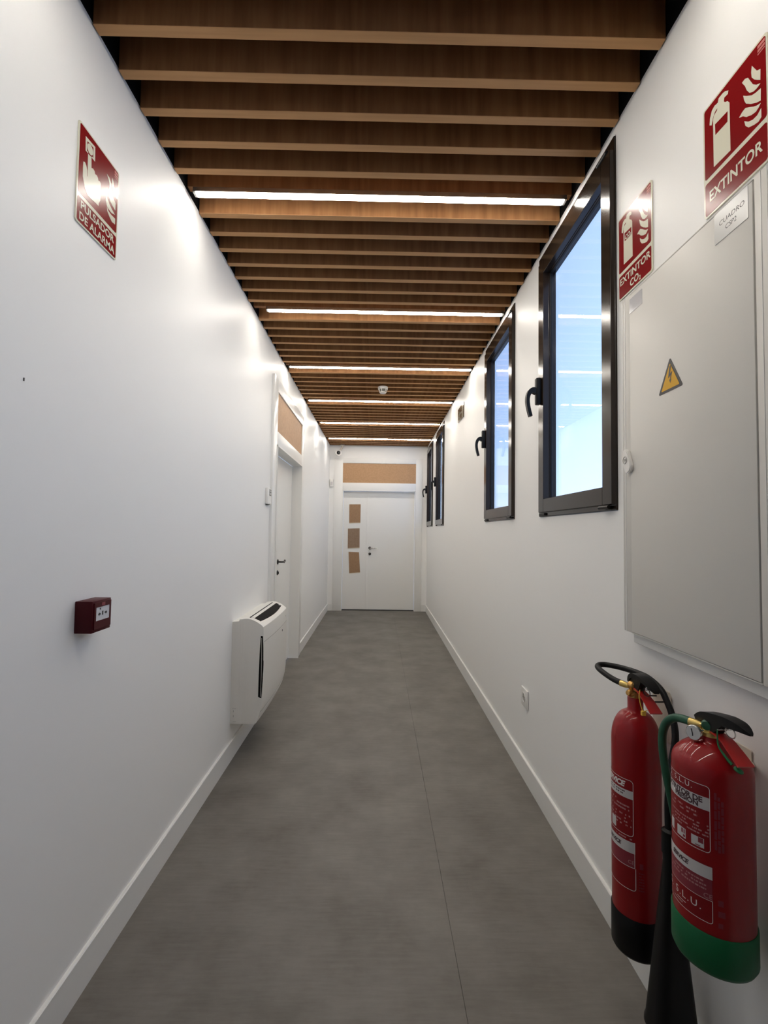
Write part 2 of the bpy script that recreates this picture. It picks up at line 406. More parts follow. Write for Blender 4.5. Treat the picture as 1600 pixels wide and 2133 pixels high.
# ---------------------------------------------------------------- double door in the end wall
d2 = setting('door_2', (0, YE, 0), 0)
fr = G().box(-.803, -.650, -.012, .14, 0, 2.715, .003).box(.658, .772, -.012, .14, 0, 2.715, .003)
fr.box(-.650, .658, -.012, .14, 2.622, 2.715, .003).box(-.650, .658, -.012, .14, 2.138, 2.270, .003)
f2 = obj('frame', fr, LACQ, d2, 40)
obj('stop_bead', G().box(-.650, -.637, -.018, .075, 0, 2.138).box(.645, .658, -.018, .075, 0, 2.138).box(-.65, .658, -.018, .075, 2.125, 2.138), LACQ, f2)
obj('transom_panel', G().box(-.66, .665, .004, .016, 2.268, 2.624), MDF, d2, label='brown board panel closing the transom')
LX = -.205
l1 = obj('leaf', G().box(-.636, LX - .0015, .075, .118, .014, 2.124), LACQ, d2)
l2 = obj('leaf', G().box(LX + .0015, .644, .075, .118, .014, 2.124), LACQ, d2)
obj('astragal', G().box(LX - .012, LX + .028, .068, .075, .014, 2.124, .002, 1), LACQ, l2)
lever_handle(l2, -.150, .068, 1.108, 1, False)
obj('threshold', G().box(-.637, .645, .06, .13, 0, .012), DARKM, d2)
cards = [('brown cardboard sheet, topmost of three on narrow leaf of end door', [(-.527, 1.552), (-.326, 1.560), (-.326, 1.890), (-.530, 1.887)], CARD),
         ('grey-brown cardboard sheet, middle of three on narrow leaf of end door', [(-.546, 1.100), (-.334, 1.112), (-.338, 1.460), (-.548, 1.450)], CARD2),
         ('skewed brown cardboard sheet, lowest of three on narrow leaf of end door', [(-.512, .655), (-.318, .672), (-.343, 1.030), (-.530, 1.036)], CARD)]
for lb, poly, m in cards:
    c = thing('cardboard_sheet', lb, 'cardboard', (0, YE + .075, 0), 0, 'cardboard sheets on the narrow leaf of the end door')
    obj('sheet', G().prism(poly, -.0045, -.0006, 'y'), m, c)
    (xa, za), (xb, zb) = poly[0], poly[1]
    obj('tape_edge', G().prism([(xa, za - .010), (xb, zb - .010), (xb, zb + .002), (xa, za + .002)], -.0052, -.0046, 'y'), CARDP, c)

# ---------------------------------------------------------------- rounded rectangle and print helpers for signs
def rrect(x0, x1, z0, z1, r, n=5, corners=(1, 1, 1, 1)):
    out = []
    for (cx, cz, a, k) in ((x1 - r, z0 + r, -90, corners[0]), (x1 - r, z1 - r, 0, corners[1]), (x0 + r, z1 - r, 90, corners[2]), (x0 + r, z0 + r, 180, corners[3])):
        if k:
            for i in range(n + 1):
                b = radians(a + 90 * i / n); out.append((cx + r * cos(b), cz + r * sin(b)))
        else:
            out.append((x1 if cx > (x0 + x1) / 2 else x0, z1 if cz > (z0 + z1) / 2 else z0))
    return out
def mm(l): return [(a / 1000, b / 1000) for a, b in l]

EXT_BODY = [(38,118),(96,115),(95,239),(89,248),(80,254),(76,260),(78,268),(90,266),(92,273),(82,281),(73,284),(59,284),(56,275),(44,278),(34,274),(27,259),(25,242),(32,236),(37,250),(45,261),(54,263),(53,258),(42,254),(38,246)]
EXT_LABEL = [(45,227),(89,222),(88,196),(46,198)]
FLAMES = [[(166,261),(173,248),(180,235),(190,229),(189,204),(180,213),(172,222),(165,234),(164,247)],
 [(136,249),(145,250),(154,244),(160,231),(168,214),(178,203),(189,196),(182,194),(176,194),(168,196),(158,203),(150,217),(145,232)],
 [(139,214),(149,204),(164,191),(176,186),(190,183),(189,155),(177,161),(161,173),(147,187),(142,199)],
 [(125,172),(135,177),(145,178),(157,169),(169,159),(178,153),(189,149),(183,144),(175,141),(162,145),(147,154),(137,165)],
 [(141,149),(153,137),(166,130),(179,129),(190,136),(190,115),(182,111),(169,115),(153,123),(144,135)]]
HAND = [(44,231),(60,234),(62,202),(70,206),(78,204),(81,197),(89,200),(95,197),(98,190),(105,193),(111,190),(113,151),(111,135),(104,121),(104,113),(88,112),(65,108),(49,107),(36,118),(30,131),(24,147),(23,173),(24,191),(31,195),(38,189),(42,178),(43,161),(45,161)]
AFL = [[(140,245),(155,243),(166,231),(170,211),(170,201),(181,194),(194,185),(194,161),(179,165),(164,171),(154,182),(150,196),(156,213),(156,224),(151,234)],
 [(171,255),(178,247),(183,233),(192,229),(204,221),(202,204),(189,207),(176,215),(169,228)],
 [(137,170),(149,169),(160,159),(175,152),(193,146),(174,139),(157,140),(147,144),(140,157)],
 [(147,142),(155,134),(170,132),(195,134),(195,115),(178,112),(163,119),(150,129)]]

def fire_sign(label, wall, loc, lines, kind):
    s = thing('fire_sign', label, 'sign', loc, RZ[wall])
    obj('plate', G().prism(rrect(0, .210, 0, .300, .008), -.004, -.0005, 'y'), SIGNC, s)
    dv = .098 if len(lines) == 1 else (.084 if kind == 'alarm' else .092)
    obj('red_field', G().prism(rrect(.005, .205, dv + .006, .295, .006), -.0044, -.004, 'y'), SIGNR, s)
    obj('red_field', G().prism(rrect(.005, .205, .005, dv - .006, .006), -.0044, -.004, 'y'), SIGNR, s)
    P = lambda poly, m=SIGNC, d=0, nm='pictogram', par=s: obj(nm, G().prism(mm(poly), -.0048 - d, -.0044 - d, 'y'), m, par)
    if kind == 'alarm':
        P(HAND)
        ring = [(30, 274), (76, 279), (78, 234), (62, 234), (62, 238), (69, 238), (68, 270), (38, 266), (38, 236), (44, 236), (44, 232), (32, 232)]
        P(ring)
        P([(53 + 14 * cos(a * pi / 10), 252 + 15 * sin(a * pi / 10)) for a in range(20)])
        for f in AFL: P(f)
    else:
        P(EXT_BODY); P(EXT_LABEL, SIGNR, .0004, 'pictogram_band')
        for f in FLAMES: P(f)
        if kind == 'co2':
            flat('lettering', G().text('CO', .022, lambda u, v: (.049 + u, -.0054, .200 + v), .0006).text('2', .012, lambda u, v: (.081 + u, -.0054, .197 + v), .0004), SIGNC, s)
    for z0, z1 in ((.283, .290), (.274, .280), (.268, .271)): obj('corner_mark', G().box(.183, .203, -.0047, -.0044, z0, z1), SIGNP, s)
    for tx, size, z, sxx in lines:
        g = G().text(tx, size, lambda u, v: (.105 + u, -.0047, z + v), size * .022, align='CENTER', spacing=1.03, sx=sxx)
        if tx == 'CO': g.text('2', size * .6, lambda u, v: (.105 + .029 + u, -.0047, z - .006 + v), size * .012)
        flat('lettering', g, SIGNC, s)
    return s
fire_sign('large red EXTINTOR sign above the white electrical cabinet', 'right', (XR, 1.2145, 2.251), [('EXTINTOR', .040, .036, .86)], 'ext')
fire_sign('red EXTINTOR CO2 sign beside the nearest window', 'right', (XR, 1.664, 2.252), [('EXTINTOR', .034, .051, 1.12), ('CO', .034, .016, 1.05)], 'co2')
fire_sign('red PULSADOR DE ALARMA sign with a pressing hand on left wall', 'left', (XL, 1.330, 2.296), [('PULSADOR', .033, .049, 1.02), ('DE ALARMA', .033, .014, 1.0)], 'alarm')

# ---------------------------------------------------------------- exit sign on the right wall
s = thing('exit_sign', 'small dark olive pictogram sign high on the right wall between the windows', 'sign', (XR, 5.13, 2.602), RZ['right'])
obj('plate', G().prism(rrect(0, .345, 0, .155, .004), -.006, -.0005, 'y'), EXITD, s)
for poly in ([(243, 8), (300, 10), (302, 146), (246, 148)], [(110, 70), (245, 68), (245, 84), (112, 90)],
             [(70, 118), (86, 122), (118, 90), (112, 74), (92, 78)], [(72, 92), (96, 86), (92, 50), (150, 22), (142, 12), (72, 44)], [(28, 60), (70, 72), (74, 60), (34, 46)]):
    obj('pictogram', G().prism(mm(poly), -.0066, -.006, 'y'), EXITL, s)

# ---------------------------------------------------------------- electrical cabinet on the right wall (own frame from far end 1.580)
c = thing('electrical_cabinet', 'white flush electrical cabinet with a yellow warning triangle, on right wall', 'cabinet', (XR, 1.580, 0), RZ['right'])
CW, CZ0, CZ1 = .622, 1.092, 2.212
obj('body', G().box(.035, CW - .035, -.024, -.0005, 1.060, 2.195, .002, 1), CABE, c)
fr = G().box(0, .052, -.038, -.022, CZ0, CZ1, .003).box(CW - .052, CW, -.038, -.022, CZ0, CZ1, .003)
fr.box(.052, CW - .052, -.038, -.022, CZ1 - .006, CZ1, .002, 1).box(.052, CW - .052, -.038, -.022, CZ0, CZ0 + .004, .001, 1)
obj('frame', fr, CABW, c, 40)
for a, b in ((.006, .009), (.020, .023), (CW - .033, CW - .0315), (CW - .016, CW - .0145)): obj('frame_rib', G().box(a, b, -.0388, -.038, CZ0, CZ1), CABE, c)
dr = obj('door', G().box(.0535, CW - .0535, -.040, -.022, CZ0 + .005, CZ1 - .008, .002, 2), CABW, c, 40)
kx, kz = .044, 1.652
t_ = radians(-24)
oval = []
for a in range(28):
    b = 2 * pi * a / 28; ex = .021 * cos(b); ez = .021 * sin(b) + (.021 if sin(b) > 0 else -.021)
    oval.append((kx + ex * cos(t_) + ez * sin(t_), kz - ex * sin(t_) + ez * cos(t_)))
lk = obj('lock', G().prism(oval, -.052, -.038, 'y', .003), WPL, c, 40)
obj('key_slot', G().torus((kx - .002, -.0525, kz + .004), .0115, .0012, (0, 1, 0), 24, 6).box(kx - .006, kx + .002, -.0535, -.052, kz, kz + .008), GPL, lk)
def tri(cx, z0, w, h, r):
    pts = [Vector((cx - w / 2, z0)), Vector((cx + w / 2, z0)), Vector((cx, z0 + h))]; out = []
    cen = (pts[0] + pts[1] + pts[2]) / 3
    for i, p in enumerate(pts):
        q = p + (cen - p).normalized() * 2 * r
        base_a = atan2((p - cen).y, (p - cen).x)
        for k in range(6): a = base_a + radians(-60 + 24 * k); out.append((q.x + r * cos(a), q.y + r * sin(a)))
    return out
wx = 1.580 - 1.3115
wt = obj('warning_label', G().prism(tri(wx, 1.820, .112, .097, .004), -.0408, -.0400, 'y'), INK, dr, label='black and yellow electrical hazard triangle')
obj('yellow_field', G().prism(tri(wx, 1.8275, .083, .0725, .002), -.0412, -.0408, 'y'), YEL, wt)
bolt = [(-2, 62), (5, 65), (1, 41), (11, 46), (3, 24), (6, 25), (1, 14), (-3, 25), (0, 24), (3, 36), (-8, 30)]
obj('bolt', G().prism([(wx + a / 1000, 1.8285 + b / 1000) for a, b in bolt], -.0416, -.0412, 'y'), INK, wt)
n1 = obj('name_label', G().prism(rrect(1.580 - 1.128, 1.580 - 1.022, 2.128, 2.2035, .002), -.0412, -.0400, 'y'), CLEARS, dr, label='glossy clear label reading CUADRO CSP2')
flat('lettering', G().text('CUADRO', .0165, lambda u, v: (.508 + u, -.0414, 2.166 + v), align='CENTER', shear=.1, sx=1.15).text('CSP2', .0165, lambda u, v: (.506 + u, -.0414, 2.146 + v), align='CENTER', shear=.1), INK, n1)
obj('small_sticker', G().prism(rrect(.056, .130, 2.142, 2.190, .002), -.0408, -.0400, 'y'), GREYS, dr)

# ---------------------------------------------------------------- socket, thermostat, call point
s = thing('wall_socket', 'white single power socket low on the right wall', 'socket', (XR, 2.803, .410), RZ['right'])
obj('cover_plate', G().box(0, .112, -.010, -.0005, 0, .105, .003), WPL, s, 40)
obj('socket_well', G().lathe([(.021, -.001), (.027, 0), (.027, .003), (.024, .003), (.021, .0005)], 28, (.052, -.010, .054), (0, -1, 0)), WPL, s, 40)
obj('contact_face', G().lathe([(0, 0), (.021, 0), (.021, .0006), (0, .0006)], 28, (.052, -.010, .054), (0, -1, 0)), GPL, s)
obj('pin_hole', G().lathe([(0, 0), (.003, 0), (.003, .0006), (0, .0006)], 12, (.043, -.0108, .054), (0, -1, 0)), INK, s)
obj('pin_hole', G().lathe([(0, 0), (.003, 0), (.003, .0006), (0, .0006)], 12, (.061, -.0108, .054), (0, -1, 0)), INK, s)

s = thing('thermostat', 'small white wall controller with grey display beside the side door', 'thermostat', (XL, 3.690, 1.612), RZ['left'])
obj('housing', G().box(0, .125, -.018, -.0005, 0, .128, .004), WPL, s, 40)
dsp = obj('display', G().box(.055, .118, -.0195, -.018, .070, .120, .001, 1), LCD, s)
for a, b in ((.060, .086), (.091, .114)):
    for z0, z1 in ((.100, .115), (.076, .094)): obj('segment', G().box(a, b, -.0200, -.0195, z0, z1), GPL, dsp)
obj('flap', G().box(.004, .120, -.0200, -.018, .006, .058, .002, 1), WPL, s)
obj('base_black_strip', G().box(.002, .090, -.016, -.002, -.004, .0), INK, s)  # thin black strip along the underside of the housing

s = thing('alarm_call_point', 'dark red fire alarm call point box on left wall below its sign', 'alarm', (XL, 1.404, 1.097), RZ['left'])
obj('back_box', G().box(0, .097, -.052, -.0005, 0, .094, .0022, 2), CALLR, s, 40)
obj('front_bezel', G().box(.006, .091, -.056, -.050, .010, .034).box(.006, .091, -.056, -.050, .074, .088).box(.006, .014, -.056, -.05, .034, .074).box(.084, .091, -.056, -.05, .034, .074), CALLR, s)
p = obj('break_plate', G().box(.014, .084, -.0545, -.050, .034, .074), CALLW, s)
for poly in ([(.046, .048), (.052, .048), (.052, .060), (.046, .060)], [(.026, .052), (.032, .047), (.032, .050), (.038, .050), (.038, .055), (.032, .055), (.032, .058)],
             [(.072, .053), (.066, .048), (.066, .051), (.060, .051), (.060, .056), (.066, .056), (.066, .059)], [(.0335, .0655), (.0385, .0655), (.0385, .0705), (.0335, .0705)]):
    obj('press_mark', G().prism(poly, -.0550, -.0545, 'y'), INK, p)
obj('top_label', G().box(.040, .058, -.0565, -.056, .077, .086), REDL2, s)

# ---------------------------------------------------------------- air conditioning unit on the left wall (own frame: x = away from camera)
s = thing('air_conditioner', 'cream low wall air conditioner with top outlet and dark side slit', 'air conditioner', (XL, 2.932, .224), RZ['left'])
AL = .725
def ac_prof(b):
    f = .192 + b
    return [(0, 0), (0, .618), (.040, .620), (.044, .632), (.085, .637), (.115, .633), (.150, .618), (f - .012, .597), (f - .002, .586), (f, .570), (f + .003, .40), (f + .002, .16), (f - .004, .10), (f - .022, .030), (f - .034, .004), (f - .044, 0)]
N = 14; vs = []; fs = []
for i in range(N + 1):
    t = i / N; b = .010 * sin(pi * t)
    pr = ac_prof(b); vs += [(AL * t, -d, z) for d, z in pr]
n = len(ac_prof(0))
for i in range(N):
    for k in range(n): fs.append((i * n + k, i * n + (k + 1) % n, (i + 1) * n + (k + 1) % n, (i + 1) * n + k))
fs.append(tuple(range(n))[::-1]); fs.append(tuple(range(N * n, (N + 1) * n)))
obj('housing', G().add(vs, fs), ACW, s, 32)
# top outlet: thin slot, flap and lens-shaped grille, following the slope of the top
def top_z(d): 
    P_ = [(.044, .632), (.085, .637), (.115, .633), (.150, .618), (.192, .597)]
    for (a, za), (b, zb) in zip(P_, P_[1:]):
        if a <= d <= b: return za + (zb - za) * (d - a) / (b - a)
    return .597
def top_patch(x0, x1, d0, d1, lift, bow=0, n=12):
    vs = []; fs = []
    for i in range(n + 1):
        t = i / n; x = x0 + (x1 - x0) * t; dd = d1 + bow * sin(pi * t)
        for j in range(4):
            d = d0 + (dd - d0) * j / 3; vs.append((x, -d, top_z(min(d, .19)) + lift))
    for i in range(n):
        for j in range(3): fs.append((i * 4 + j, i * 4 + j + 1, i * 4 + 5 + j, i * 4 + 4 + j))
    o = len(vs); vs += [(x, y, z - .006) for x, y, z in vs]
    fs += [tuple(a + o for a in f[::-1]) for f in fs]
    per = [i * 4 for i in range(n + 1)] + [n * 4 + 1, n * 4 + 2] + [i * 4 + 3 for i in range(n, -1, -1)] + [2, 1]
    for a, b in zip(per, per[1:] + per[:1]): fs.append((a, b, b + o, a + o))
    return G().add(vs, fs)
obj('outlet_slot', top_patch(.045, AL - .06, .092, .101, .0014), ACD, s)
obj('outlet_flap', top_patch(.055, AL - .07, .1015, .122, .0022), ACW, s)
gr = obj('outlet_grille', top_patch(.050, AL - .05, .122, .160, .0014, .016), ACD, s)
for k in range(9):
    x = .12 + k * .062
    obj('vane', G().box(x, x + .002, -.160, -.132, .600, top_z(.158) + .0014), DARKM, gr)
obj('end_louvre', G().box(AL - .075, AL - .052, -.158, -.130, .6155, .6225), WPL, gr)
# side intake slit, its bright strip, side ribs, front seam and the lower lip
sl = obj('side_slit', G().prism([(-.168, .165), (-.1745, .16), (-.188, .155), (-.194, .26), (-.1955, .36), (-.1935, .46), (-.189, .531), (-.176, .533), (-.172, .45), (-.169, .30)], -.0008, .006, 'x'), ACD, s)
obj('slit_strip', G().prism([(-.181, .165), (-.1845, .165), (-.1865, .30), (-.186, .40), (-.183, .52), (-.180, .52), (-.182, .40), (-.1825, .30)], -.0016, -.0008, 'x'), GPL, sl)
for d in (.048, .062, .078, .092):
    obj('side_rib', G().box(-.0012, .001, -d - .004, -d, .006, .615), ACW, s)
for y0, y1, z0, z1 in ((-.036, -.012, .090, .092), (-.022, -.019, .07, .082), (-.022, -.019, .04, .052), (-.036, -.018, .012, .014)):
    obj('side_knockout', G().box(-.0012, 0, y0, y1, z0, z1), GPL, s)
vs = []; fs = []
for nm, z0, z1, m in (('front_seam', .492, .496, GPL), ('front_band', .462, .490, ACW), ('lower_groove', .066, .071, GPL), ('lower_lip', .040, .056, ACW)):
    vs = []; fs = []
    for i in range(N + 1):
        t = .02 + .96 * i / N; b = .010 * sin(pi * t)
        def fd(z):
            pr = [(z_, d_) for d_, z_ in ac_prof(b)][9:15]
            for (za, da), (zb, db) in zip(pr, pr[1:]):
                if zb <= z <= za: return db + (da - db) * (z - zb) / (za - zb)
            return .19
        for z in (z0, z1):
            vs.append((AL * t, -fd(z) - .0012, z))
        for z in (z1, z0):
            vs.append((AL * t, -fd(z) + .003, z))
    for i in range(N):
        for k in range(4): fs.append((i * 4 + k, i * 4 + (k + 1) % 4, i * 4 + 4 + (k + 1) % 4, i * 4 + 4 + k))
    fs += [(3, 2, 1, 0), (N * 4, N * 4 + 1, N * 4 + 2, N * 4 + 3)]
    obj(nm, G().add(vs, fs), m, s)
obj('sensor_dot', G().lathe([(0, 0), (.008, 0), (.008, .0015), (0, .0015)], 14, (.52, -.2035, .460), (0, -1, 0)), INK, s)
obj('sensor_dot', G().lathe([(0, 0), (.006, 0), (.006, .0015), (0, .0015)], 14, (.68, -.194, .535), (0, -1, 0)), GPL, s)

# ---------------------------------------------------------------- smoke detector, camera, motion sensor
s = thing('smoke_detector', 'round white smoke detector hanging under the ceiling slats', 'smoke detector', (.026, 4.905, ZC), 0)
obj('base', G().lathe([(0, 0), (.052, 0), (.053, -.012), (.050, -.022), (.046, -.024), (0, -.024)], 32), WPL, s, 40)
obj('chamber', G().lathe([(0, -.024), (.034, -.024), (.026, -.055), (0, -.055)], 24), LCD, s, 40)
for k in range(6):
    a = 2 * pi * k / 6 + .2
    obj('rib', G().tube([(.046 * cos(a), .046 * sin(a), -.022), (.034 * cos(a), .034 * sin(a), -.058)], .0035, 6, 0), WPL, s)
obj('ring', G().torus((0, 0, -.024), .0465, .0045, (0, 0, 1), 32, 8), WPL, s, 60)
obj('cap', G().lathe([(0, -.054), (.034, -.054), (.036, -.060), (.030, -.066), (0, -.068)], 28), WPL, s, 40)

s = thing('security_camera', 'small white round security camera with dark lens over the end door', 'camera', (-.655, 8.28, ZC), 0)
obj('mount', G().box(-.035, .035, -.03, .03, -.010, 0, .002, 1).tube([(0, 0, -.008), (-.012, -.005, -.06), (-.045, -.010, -.105), (-.060, -.015, -.120)], .016, 12, 5), CREAM, s, 50)
q = Vector((.06, -1, .0)).normalized()
obj('housing', G().lathe([(0, -.05), (.032, -.045), (.050, -.020), (.056, .012), (.053, .024), (.036, .028), (.033, .012), (0, .010)], 32, (-.066, -.04, -.150), q), WPL, s, 50)
obj('lens', G().lathe([(.031, .010), (.031, .014), (.026, .020), (.012, .024), (0, .025)], 28, (-.066, -.04, -.150), q), INK, s, 60)

s = thing('motion_sensor', 'small white sensor box in the corner left of the end door', 'sensor', (-.846, YE, 2.262), 0)
obj('housing', G().box(-.034, .034, -.038, -.0005, -.068, .068, .008, 3), WPL, s, 40)
obj('lens', G().box(-.018, .022, -.042, -.037, -.040, .018, .003, 2), GREYB, s, 40)

# ---------------------------------------------------------------- extinguishers
def wrap(r, phi0, z0=0, e=.0006):
    return lambda u, v: ((r + e) * cos(radians(phi0) + u / r), (r + e) * sin(radians(phi0) + u / r), z0 + v)
def patch(g, r, p0, p1, z0, z1, e=.0006, n=None):
    n = n or max(2, int(abs(p1 - p0) / 3)); vs = []; fs = []
    for i in range(n + 1):
        a = radians(p0 + (p1 - p0) * i / n)
        for z in (z0, z1): vs.append(((r + e) * cos(a), (r + e) * sin(a), z))
    for i in range(n): fs.append((2 * i, 2 * i + 2, 2 * i + 3, 2 * i + 1))
    return g.add(vs, fs)
def outline(g, r, p0, p1, z0, z1, w, e, rc=0.0, top=True, bottom=True):
    dw = math.degrees(w / r)
    patch(g, r, p0, p0 + dw, z0, z1, e); 
    dr_ = math.degrees(rc / r)
    if top: patch(g, r, p0, p1 - dr_, z1 - w, z1, e)
    if bottom: patch(g, r, p0, p1 - dr_, z0, z0 + w, e)
    patch(g, r, p1 - dw, p1, z0 + (rc if bottom else 0), z1 - (rc if top else 0), e)
    def arc(zc, a0):
        n = 5; vs = []; fs = []
        for i in range(n + 1):
            a = radians(a0 + 90 * i / n)
            for q in (rc, rc - w):
                u = (radians(p1) - rc / r) + q * cos(a) / r; vs.append(((r + e) * cos(u), (r + e) * sin(u), zc + q * sin(a)))
        for i in range(n): fs.append((2 * i, 2 * i + 2, 2 * i + 3, 2 * i + 1))
        g.add(vs, fs)
    if rc:
        if top: arc(z1 - rc, 0)
        if bottom: arc(z0 + rc, -90)
    return g
def strips(g, r, rows, e):
    for p0, p1, z0, z1 in rows: patch(g, r, p0, p1, z0, z1, e)
    return g
def tiny_lines(g, r, p0, p1, z0, z1, rows, e, seed, fill=.75):
    """print too small to read: broken rows of short bars"""
    rnd = random.Random(seed); dz = (z1 - z0) / rows
    for k in range(rows):
        p = p0
        while p < p1:
            w = rnd.uniform(1.2, 5.0)
            if rnd.random() < fill: patch(g, r, p, min(p + w, p1), z0 + dz * (k + .25), z0 + dz * (k + .7), e, 2)
            p += w + rnd.uniform(.6, 1.4)
    return g

# ---- CO2 extinguisher: slim bottle, black boot, black hose and horn
CX, CY, CB = .7795, 1.427, .205; CR = .0665
s = thing('fire_extinguisher', 'slim red extinguisher with black boot, black looped hose and horn', 'fire extinguisher', (CX, CY, CB), 0, 'red fire extinguishers on the right wall')
prof = [(0, .006), (.050, .004), (CR - .003, .012), (CR, .03), (CR, .590)]
for k in range(1, 11):
    a = k / 10 * pi / 2 * .93; prof.append((.0215 + (CR - .0215) * cos(a), .590 + .088 * sin(a)))
prof += [(.0215, .684), (.0215, .716), (.019, .719), (0, .719)]
cyl = obj('cylinder', G().lathe(prof, 56), RED, s, 50)
obj('boot', G().lathe([(0, -.004), (.050, -.006), (CR - .002, 0), (CR + .0025, .008), (CR + .0025, .108), (CR + .0008, .111), (CR - .002, .111)], 56), BLKPL, s, 50)
Z = lambda z: z - CB                                # heights given from the floor
lb = obj('label', patch(G(), CR, 110, 235.5, Z(.397), Z(.703), .0004), REDL, s, 60)
w_ = G()
outline(w_, CR, 110, 235.5, Z(.545), Z(.703), .0014, .0007, .010)
outline(w_, CR, 110, 238, Z(.460), Z(.532), .0014, .0007, .0, top=False)
outline(w_, CR, 110, 240, Z(.397), Z(.460), .0014, .0007, .008, top=False)
w_.text('SERVICE', .022, lambda u, v: wrap(CR, 214, Z(.680), .0008)(u, v), .0010, .25, 'RIGHT', .95)
flat('lettering', w_, WHITEP, lb)
for rw in ((110, 235, Z(.650), Z(.673)), (110, 238.5, Z(.500), Z(.531))): flat('grey_band', strips(G(), CR, [rw], .0007), GREYB, lb)
flat('fine_print', tiny_lines(G(), CR, 150, 216, Z(.656), Z(.671), 2, .0009, 3), DARKP, lb)
flat('band_print', G().text('SERVICE', .015, wrap(CR, 204, Z(.511), .0009), .0006, .25, 'RIGHT', .95), DARKP, lb)
p_ = G()
tiny_lines(p_, CR, 150, 226, Z(.612), Z(.642), 3, .0007, 4, .6); tiny_lines(p_, CR, 155, 232, Z(.568), Z(.606), 4, .0007, 5, .6)
tiny_lines(p_, CR, 186, 232, Z(.534), Z(.542), 1, .0007, 6)
p_.text('CE', .014, wrap(CR, 222, Z(.470), .0008), 0, 0)
flat('small_print', p_, PALEP, lb)
flat('crimson_field', patch(G(), CR, 110, 238.5, Z(.4615), Z(.4985), .0006), REDL2, lb)
flat('square_mark', strips(G(), CR, [(172, 190, Z(.552), Z(.580))], .0008), GREYB, lb)
flat('side_print', strips(tiny_lines(G(), CR, 246, 258, Z(.40), Z(.455), 7, .0005, 9, .8), CR, [(248, 256, Z(.462), Z(.478))], .0005), REDL2, lb)
V = lambda x, y, z: (x - CX, y - CY, z - CB)         # world point to own frame
val = G().lathe([(0, .715), (.0175, .715), (.0175, .735), (.014, .738), (.0145, .758), (.011, .764), (0, .764)], 24)
obj('valve', val, BRASS, s, 40)
obj('safety_nut', G().lathe([(0, -.004), (.0085, -.004), (.0105, .006), (.0105, .016), (.007, .022), (0, .023)], 18, (-.008, -.004, Z(.937)), (-.95, -.3, .05)), BRASS, s, 40)
obj('outlet', G().lathe([(0, -.0145), (.008, -.0125), (.0125, -.008), (.0145, 0), (.0125, .008), (.008, .0125), (0, .0145)], 20, (-.007, .003, Z(.956)), (-.8, -.5, .15)), BRASS, s, 50)
fa, fb = Vector(V(.766, 1.431, .953)), Vector(V(.751, 1.457, .955))
obj('ferrule', G().tube([fa, (fa + fb) / 2, fb], .009, 14, 1, [.0065, .009, .0095]), BRASSP, s, 40)
hp = [(.7535, 1.453, .955), (.745, 1.49, .956), (.738, 1.532, .961), (.738, 1.572, .965), (.744, 1.594, .967), (.756, 1.604, .969), (.776, 1.602, .970), (.800, 1.577, .971), (.817, 1.535, .973),
      (.826, 1.488, .975), (.828, 1.437, .975), (.824, 1.374, .965), (.822, 1.343, .944), (.820, 1.313, .910), (.814, 1.291, .860), (.797, 1.281, .800), (.780, 1.270, .720), (.775, 1.263, .650), (.777, 1.262, .600)]
obj('hose', G().tube([V(*p) for p in hp], .0088, 14, 6), HOSEB, s, 60)
def horn():
    vs = []; fs = []; rows = [(.600, .0150, .0150), (.585, .0165, .0165), (.560, .0160, .0160), (.52, .018, .017), (.40, .031, .026), (.28, .044, .034), (.16, .0565, .043), (.150, .060, .0455), (.140, .0605, .046)]
    seg = 36
    for i, (z, a, b) in enumerate(rows):
        cx = .7745; p = 1.0 if i < 3 else .62
        for k in range(seg):
            t = 2 * pi * k / seg; cx_, sx_ = cos(t), sin(t)
            vs.append(V(cx + a * math.copysign(abs(cx_) ** p, cx_), 1.258 + b * math.copysign(abs(sx_) ** p, sx_), z))
    for i in range(len(rows) - 1):
        for k in range(seg): fs.append((i * seg + k, i * seg + (k + 1) % seg, (i + 1) * seg + (k + 1) % seg, (i + 1) * seg + k))
    fs.append(tuple(range(seg)))
    return G().add(vs, fs)
hn = obj('horn', horn(), BLKPL, s, 50)
obj('grip_collar', G().lathe([(.012, 0), (.019, .004), (.019, .060), (.012, .066)], 20, V(.7765, 1.261, .575), (0, 0, 1)), BLKPL, hn, 40)
obj('lever', G().ribbon([V(.7795, 1.447, .962), V(.7795, 1.440, .978), V(.7795, 1.42, .989), V(.780, 1.385, .991), V(.780, 1.35, .986), V(.780, 1.328, .978), V(.780, 1.316, .970)], .030, .010, (1, 0, 0), 6, [.022, .026, .030, .031, .030, .026, .012], [.010, .012, .013, .013, .011, .008, .004]), BLKPL, s, 50)
obj('lever_body', G().prism([(1.446 - CY, Z(.955)), (1.444 - CY, Z(.984)), (1.40 - CY, Z(.988)), (1.375 - CY, Z(.985)), (1.388 - CY, Z(.960)), (1.40 - CY, Z(.945))], -.010, .010, 'x', .002), BLKPL, s, 40)
obj('carry_handle', G().ribbon([V(.7795, 1.435, .951), V(.7795, 1.41, .952), V(.780, 1.385, .946), V(.781, 1.355, .932), V(.782, 1.324, .912)], .030, .004, (1, 0, 0), 6, [.020, .024, .027, .031, .034]), REDH, s, 50)
obj('pull_pin', G().torus(V(.779, 1.366, .958), .0115, .0013, (.9, .3, .1), 24, 6).tube([V(.764, 1.372, .962), V(.795, 1.372, .962)], .0015, 6, 0), DARKM, s, 60)
obj('safety_tag', G().tube([V(.763, 1.372, .962), V(.760, 1.370, .945), V(.760, 1.366, .928), V(.763, 1.360, .908)], .0013, 6, 4).box(*[a for q_ in zip(V(.758, 1.352, .896), V(.769, 1.360, .908)) for a in q_]).tube([V(.759, 1.357, .904), V(.772, 1.350, .912)], .0013, 6, 0), YTAG, s, 60)

